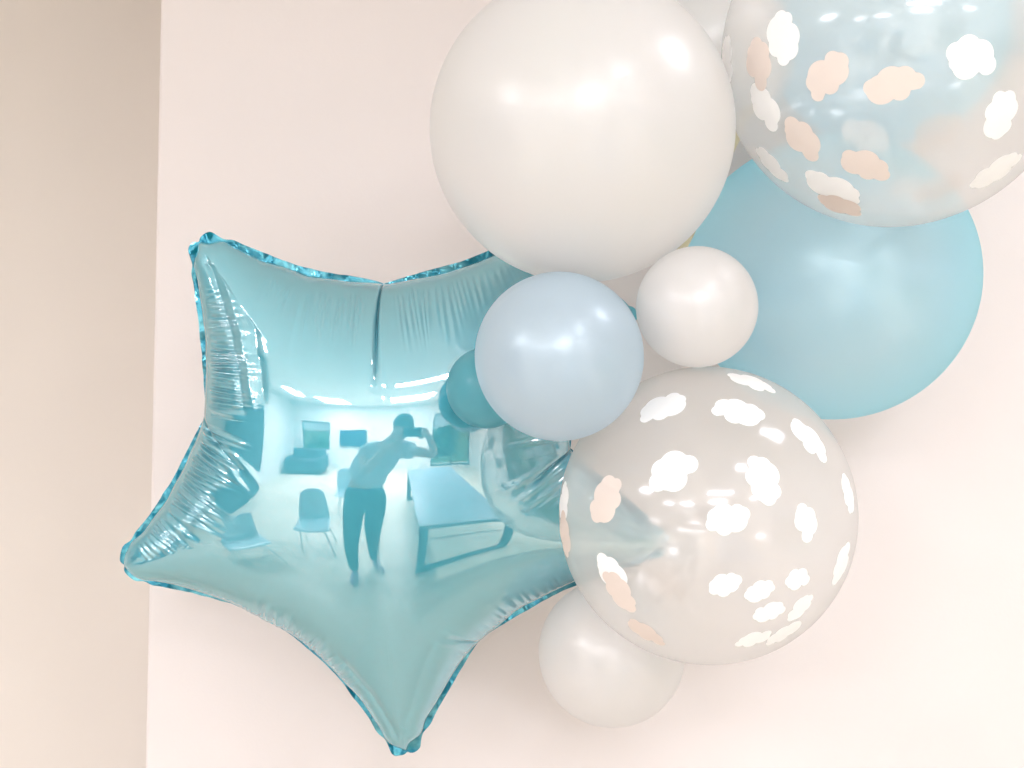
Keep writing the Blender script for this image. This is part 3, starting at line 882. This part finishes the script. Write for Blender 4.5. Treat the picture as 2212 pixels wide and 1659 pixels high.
def chair(x, y, rz, label):
    e = empty('chair', (x, y, 0)); e.rotation_euler = (0, 0, rz)
    tag(e, label, 'chair', 'pale blue shell chairs')
    bm = bmesh.new()
    def shell(pts_fn, nu=14, nv=14):
        g_ = [[bm.verts.new(pts_fn(i / nu, j / nv)) for j in range(nv + 1)] for i in range(nu + 1)]
        for i in range(nu):
            for j in range(nv):
                bm.faces.new((g_[i][j], g_[i + 1][j], g_[i + 1][j + 1], g_[i][j + 1]))
    def seat(a, b):
        x_ = (a - 0.5) * (0.44 + 0.02 * b); y_ = -0.20 + 0.42 * b
        return (x_, y_, 0.45 + 0.10 * (a - 0.5) ** 2 - 0.03 * max(0, b - 0.8) / 0.2 - 0.02 * math.sin(math.pi * b))
    def back(a, b):
        w_ = 0.44 - 0.06 * b ** 2
        return ((a - 0.5) * w_, -0.20 - 0.10 * b - 0.06 * (1 - (2 * a - 1) ** 2) + 0.06, 0.45 + 0.10 * (a - 0.5) ** 2 * (1 - b) + 0.44 * b - 0.05 * (2 * a - 1) ** 4 * b)
    shell(seat); 
    me = bpy.data.meshes.new('seat'); bm.to_mesh(me); bm.free()
    o = link('seat', me, M['white_plastic'], e)
    md = o.modifiers.new('thick', 'SOLIDIFY'); md.thickness = 0.012
    bm = bmesh.new()
    shell(back)
    me = bpy.data.meshes.new('backrest'); bm.to_mesh(me); bm.free()
    o = link('backrest', me, M['white_plastic'], e)
    md = o.modifiers.new('thick', 'SOLIDIFY'); md.thickness = 0.012
    for sx in (-1, 1):
        for sy in (-1, 1):
            MB().tube([(sx * 0.15, sy * 0.13, 0.44), (sx * 0.22, sy * 0.22, 0.0)], 0.009, 10).build('leg', M['chrome'], e, True)

chair(-1.28, -0.75, R(-15), 'pale blue shell chair standing behind the person, mirrored left of the legs')
chair(-1.80, 0.05, R(-60), 'pale blue shell chair nearest the star, mirrored in its lower left arm')
chair(-1.15, -2.2, R(-10), 'pale blue shell chair further back beside the person, mirrored in the star')

tv = empty('television', (-1.95, Y0 + 0.05, 1.25))
tag(tv, 'dark blue television screen on the far wall, mirrored in the star', 'television')
MB().box((0, 0, 0), (1.1, 0.06, 0.66), bevel=0.008).build('casing', M['darkframe'], tv)
MB().box((0, 0.034, 0), (1.05, 0.006, 0.61)).build('screen', M['screen'], tv)

sofa = empty('sofa', (-3.9, -5.4, 0))
tag(sofa, 'dark sofa under the far left window, mirrored in the star', 'sofa')
MB().box((0, 0, 0.22), (1.9, 0.85, 0.34), bevel=0.05).build('base', M['sofa'], sofa)
for sx in (-0.46, 0.46): MB().box((sx, 0.04, 0.46), (0.9, 0.72, 0.16), bevel=0.05).build('cushion', M['sofa'], sofa)
MB().box((0, -0.36, 0.62), (1.9, 0.2, 0.55), bevel=0.06).build('backrest', M['sofa'], sofa)
for sx in (-1, 1): MB().box((sx * 0.96, 0, 0.42), (0.2, 0.85, 0.45), bevel=0.06).build('armrest', M['sofa'], sofa)

cab = empty('added_wardrobe', (-4.86, -1.3, 0))  # added dark block, shaped as a cupboard, for the dark band in the star
tag(cab, 'tall dark grey wardrobe against the left wall, put in for a dark reflection in the star', 'added_wardrobe')
MB().box((0, 0, 1.12), (0.6, 3.0, 2.16), bevel=0.006).build('carcass', M['sofa'], cab)
for k in range(4):
    d_ = MB().box((0.312, -1.11 + 0.74 * k, 1.13), (0.02, 0.72, 2.08), bevel=0.004).build('door', M['sofa'], cab)
    MB().tube([(0.335, -0.83 + 0.74 * k, 1.0), (0.335, -0.83 + 0.74 * k, 1.2)], 0.008, 8).build('handle', M['chrome'], d_, True)
MB().box((0, 0, 0.02), (0.54, 2.9, 0.04)).build('plinth', M['darkframe'], cab)

# ------------------------------------------------------------------ the photographer
def skin_mesh(name, verts, edges, radii, mat, parent, root=0, sub=2, flat=None):
    me = bpy.data.meshes.new(name + '_cage')
    me.from_pydata([Vector(v) for v in verts], edges, [])
    o = bpy.data.objects.new(name + '_cage', me); COL.objects.link(o)
    o.modifiers.new('skin', 'SKIN')
    sk = me.skin_vertices[0].data
    for i, r_ in enumerate(radii):
        sk[i].radius = r_ if isinstance(r_, tuple) else (r_, r_)
        sk[i].use_root = (i == root)
    sb = o.modifiers.new('sub', 'SUBSURF'); sb.levels = sub; sb.render_levels = sub
    dg = bpy.context.evaluated_depsgraph_get()
    m2 = bpy.data.meshes.new_from_object(o.evaluated_get(dg))
    m2.name = name
    bpy.data.objects.remove(o); bpy.data.meshes.remove(me)
    m2.materials.clear()
    return link(name, m2, mat, parent)

def chain(pts, radii, off=0):
    return [Vector(p) for p in pts], [(off + i, off + i + 1) for i in range(len(pts) - 1)], list(radii)

per = empty('person', (-0.48, -0.42, 0))
tag(per, 'person in grey blue top and dark trousers photographing with a phone, mirrored in the star', 'person')
O = Vector((-0.48, -0.42, 0))
ZS = 1.09
w = lambda x, y, z: Vector((x, y, z * ZS)) - O
PEL = w(-0.44, -0.42, 1.08); CHE = w(-0.33, -0.38, 1.32); NEK = w(-0.17, -0.30, 1.46); HEAD = w(-0.08, -0.25, 1.585)
SHL = w(-0.42, -0.33, 1.39); SHR = w(-0.12, -0.42, 1.42)
ELL = w(-0.36, -0.06, 1.30); WRL = w(-0.16, -0.05, 1.53)
ELR = w(0.25, -0.30, 1.37); WRR = w(0.13, -0.09, 1.545)
HPL = w(-0.55, -0.40, 1.02); HPR = w(-0.34, -0.46, 1.02)
KNL = w(-0.62, -0.27, 0.55); KNR = w(-0.40, -0.42, 0.55)
ANL = w(-0.68, -0.24, 0.09); ANR = w(-0.43, -0.52, 0.09)
# body: one continuous skin surface
V = [PEL, CHE, NEK, (NEK * 0.55 + HEAD * 0.45), HEAD, HEAD + Vector((0.03, 0.03, 0.07)),
     SHL, ELL, WRL, SHR, ELR, WRR, HPL, KNL, ANL, HPR, KNR, ANR]
E = [(0, 1), (1, 2), (2, 3), (3, 4), (4, 5), (2, 6), (6, 7), (7, 8), (2, 9), (9, 10), (10, 11), (0, 12), (12, 13), (13, 14), (0, 15), (15, 16), (16, 17)]
Rr = [0.12, 0.13, 0.065, 0.055, 0.088, 0.07, 0.06, 0.043, 0.028, 0.06, 0.043, 0.028, 0.09, 0.062, 0.04, 0.09, 0.062, 0.04]
body_o = skin_mesh('body', V, E, Rr, M['skin'], per)
# hands closed round the phone
PH = Vector((-0.012, -0.019, CAM_H - 0.008)) - O                      # phone centre, landscape, just behind the camera
def hand(wr, palm, dirs, name):
    vs, es, rs = [wr, palm], [(0, 1)], [0.026, 0.036]
    for base, mid, tip in dirs:
        k = len(vs)
        vs += [palm + base, palm + mid, palm + tip]
        es += [(1, k), (k, k + 1), (k + 1, k + 2)]
        rs += [0.011, 0.0095, 0.008]
    return skin_mesh(name, vs, es, rs, M['skin'], body_o)
sg = -1
for wr, sg in ((WRL, -1), (WRR, 1)):
    palm = PH + Vector((sg * 0.105, -0.030, -0.01))
    ds = []
    for q_ in range(4):
        z = 0.032 - 0.021 * q_
        ln = (0.9, 1.0, 0.94, 0.76)[q_]
        ds.append((Vector((-sg * 0.004, 0.022, z)), Vector((-sg * 0.020 * ln, 0.044, z * 1.02)), Vector((-sg * 0.042 * ln, 0.041, z * 1.02))))
    ds.append((Vector((-sg * 0.012, -0.008, -0.030)), Vector((-sg * 0.030, -0.004, -0.042)), Vector((-sg * 0.052, 0.002, -0.036))))
    hand(wr, palm, ds, 'hand')
# clothes
TRV = [PEL + Vector((0, 0, 0.06)), PEL - Vector((0, 0, 0.01)), HPL - Vector((0, 0, 0.10)), KNL, ANL + Vector((0, 0, 0.02)), HPR - Vector((0, 0, 0.10)), KNR, ANR + Vector((0, 0, 0.02))]
skin_mesh('trousers', TRV, [(0, 1), (1, 2), (2, 3), (3, 4), (1, 5), (5, 6), (6, 7)],
          [(0.19, 0.15), (0.215, 0.17), 0.142, 0.098, 0.062, 0.142, 0.098, 0.062], M['jeans'], per)
skin_mesh('top', [PEL + Vector((0.0, 0, 0.03)), (PEL + CHE) / 2 + Vector((0, 0, 0.05)), CHE, NEK - Vector((0.01, 0.01, 0.06)), SHL, (SHL + ELL) / 2, SHR, (SHR + ELR) / 2],
          [(0, 1), (1, 2), (2, 3), (3, 4), (4, 5), (3, 6), (6, 7)], [0.215, 0.20, 0.185, 0.105, 0.095, 0.082, 0.095, 0.080], M['top'], per)
for a_, dx, dy in ((ANL, -0.03, 0.15), (ANR, 0.10, 0.11)):
    skin_mesh('shoe', [a_ + Vector((-dx * 0.3, -dy * 0.3, -0.045)), a_ + Vector((dx * 0.3, dy * 0.3, -0.035)), a_ + Vector((dx, dy, -0.055)), a_ + Vector((dx * 1.35, dy * 1.35, -0.06))],
              [(0, 1), (1, 2), (2, 3)], [0.042, 0.048, 0.036, 0.026], M['shoe'], per)
# head details: hair tied back, ears, nose, eyes, mouth; the face looks at the phone
fd = (PH - HEAD); fd.z = 0; fd = fd.normalized(); sd = Vector((fd.y, -fd.x, 0)); up_ = Vector((0, 0, 1))
HC = HEAD + Vector((0.015, 0.012, 0.035))
def blob(name, c, size, mat, parent, rot=None):
    bm = bmesh.new(); bmesh.ops.create_uvsphere(bm, u_segments=24, v_segments=16, radius=1.0)
    M4 = Matrix((sd, fd, up_)).transposed()
    for v in bm.verts: v.co = Vector(c) + M4 @ Vector((v.co.x * size[0], v.co.y * size[1], v.co.z * size[2]))
    me = bpy.data.meshes.new(name); bm.to_mesh(me); bm.free()
    return link(name, me, mat, parent)
hair = blob('hair', HC - fd * 0.028 + up_ * 0.028, (0.092, 0.096, 0.098), M['hair'], per)
blob('bun', HC - fd * 0.115 + up_ * 0.06, (0.045, 0.045, 0.045), M['hair'], hair)
blob('nose', HC + fd * 0.088 - up_ * 0.022, (0.013, 0.018, 0.022), M['skin'], body_o)
for s_ in (-1, 1):
    blob('eye', HC + fd * 0.074 + sd * s_ * 0.031 + up_ * 0.004, (0.014, 0.010, 0.009), M['hair'], body_o)
    blob('ear', HC + sd * s_ * 0.086 - up_ * 0.012 - fd * 0.01, (0.010, 0.020, 0.030), M['skin'], body_o)
blob('mouth', HC + fd * 0.076 - up_ * 0.064, (0.024, 0.008, 0.007), M['shoe'], body_o)
ph = MB().box(PH + O, (0.158, 0.009, 0.075), bevel=0.004).build('phone', M['phone'])
tag(ph, 'black phone held level in both hands by the mirrored person', 'phone')


# ------------------------------------------------------------------ light
world = bpy.data.worlds.new('World')
SC.world = world
world.use_nodes = True
bg = world.node_tree.nodes['Background']
bg.inputs[0].default_value = (0.92, 0.95, 1.0, 1)
bg.inputs[1].default_value = 1.2

sl = bpy.data.lights.new('sun', 'SUN'); sl.energy = 4.5; sl.angle = R(0.5); sl.color = (1.0, 0.97, 0.94)
sun = bpy.data.objects.new('sun', sl); COL.objects.link(sun)
sun.rotation_euler = Vector((-0.80, -0.06, -0.50)).to_track_quat('-Z', 'Y').to_euler()

SC.view_settings.view_transform = 'Standard'
SC.view_settings.look = 'None'
SC.view_settings.exposure = 0
SC.render.engine = 'CYCLES'
SC.cycles.use_denoising = True
SC.cycles.max_bounces = 10
SC.cycles.diffuse_bounces = 5
SC.cycles.glossy_bounces = 6
SC.cycles.transparent_max_bounces = 16
SC.cycles.caustics_reflective = False
SC.cycles.caustics_refractive = True
SC.cycles.blur_glossy = 1.0
SC.cycles.sample_clamp_indirect = 6
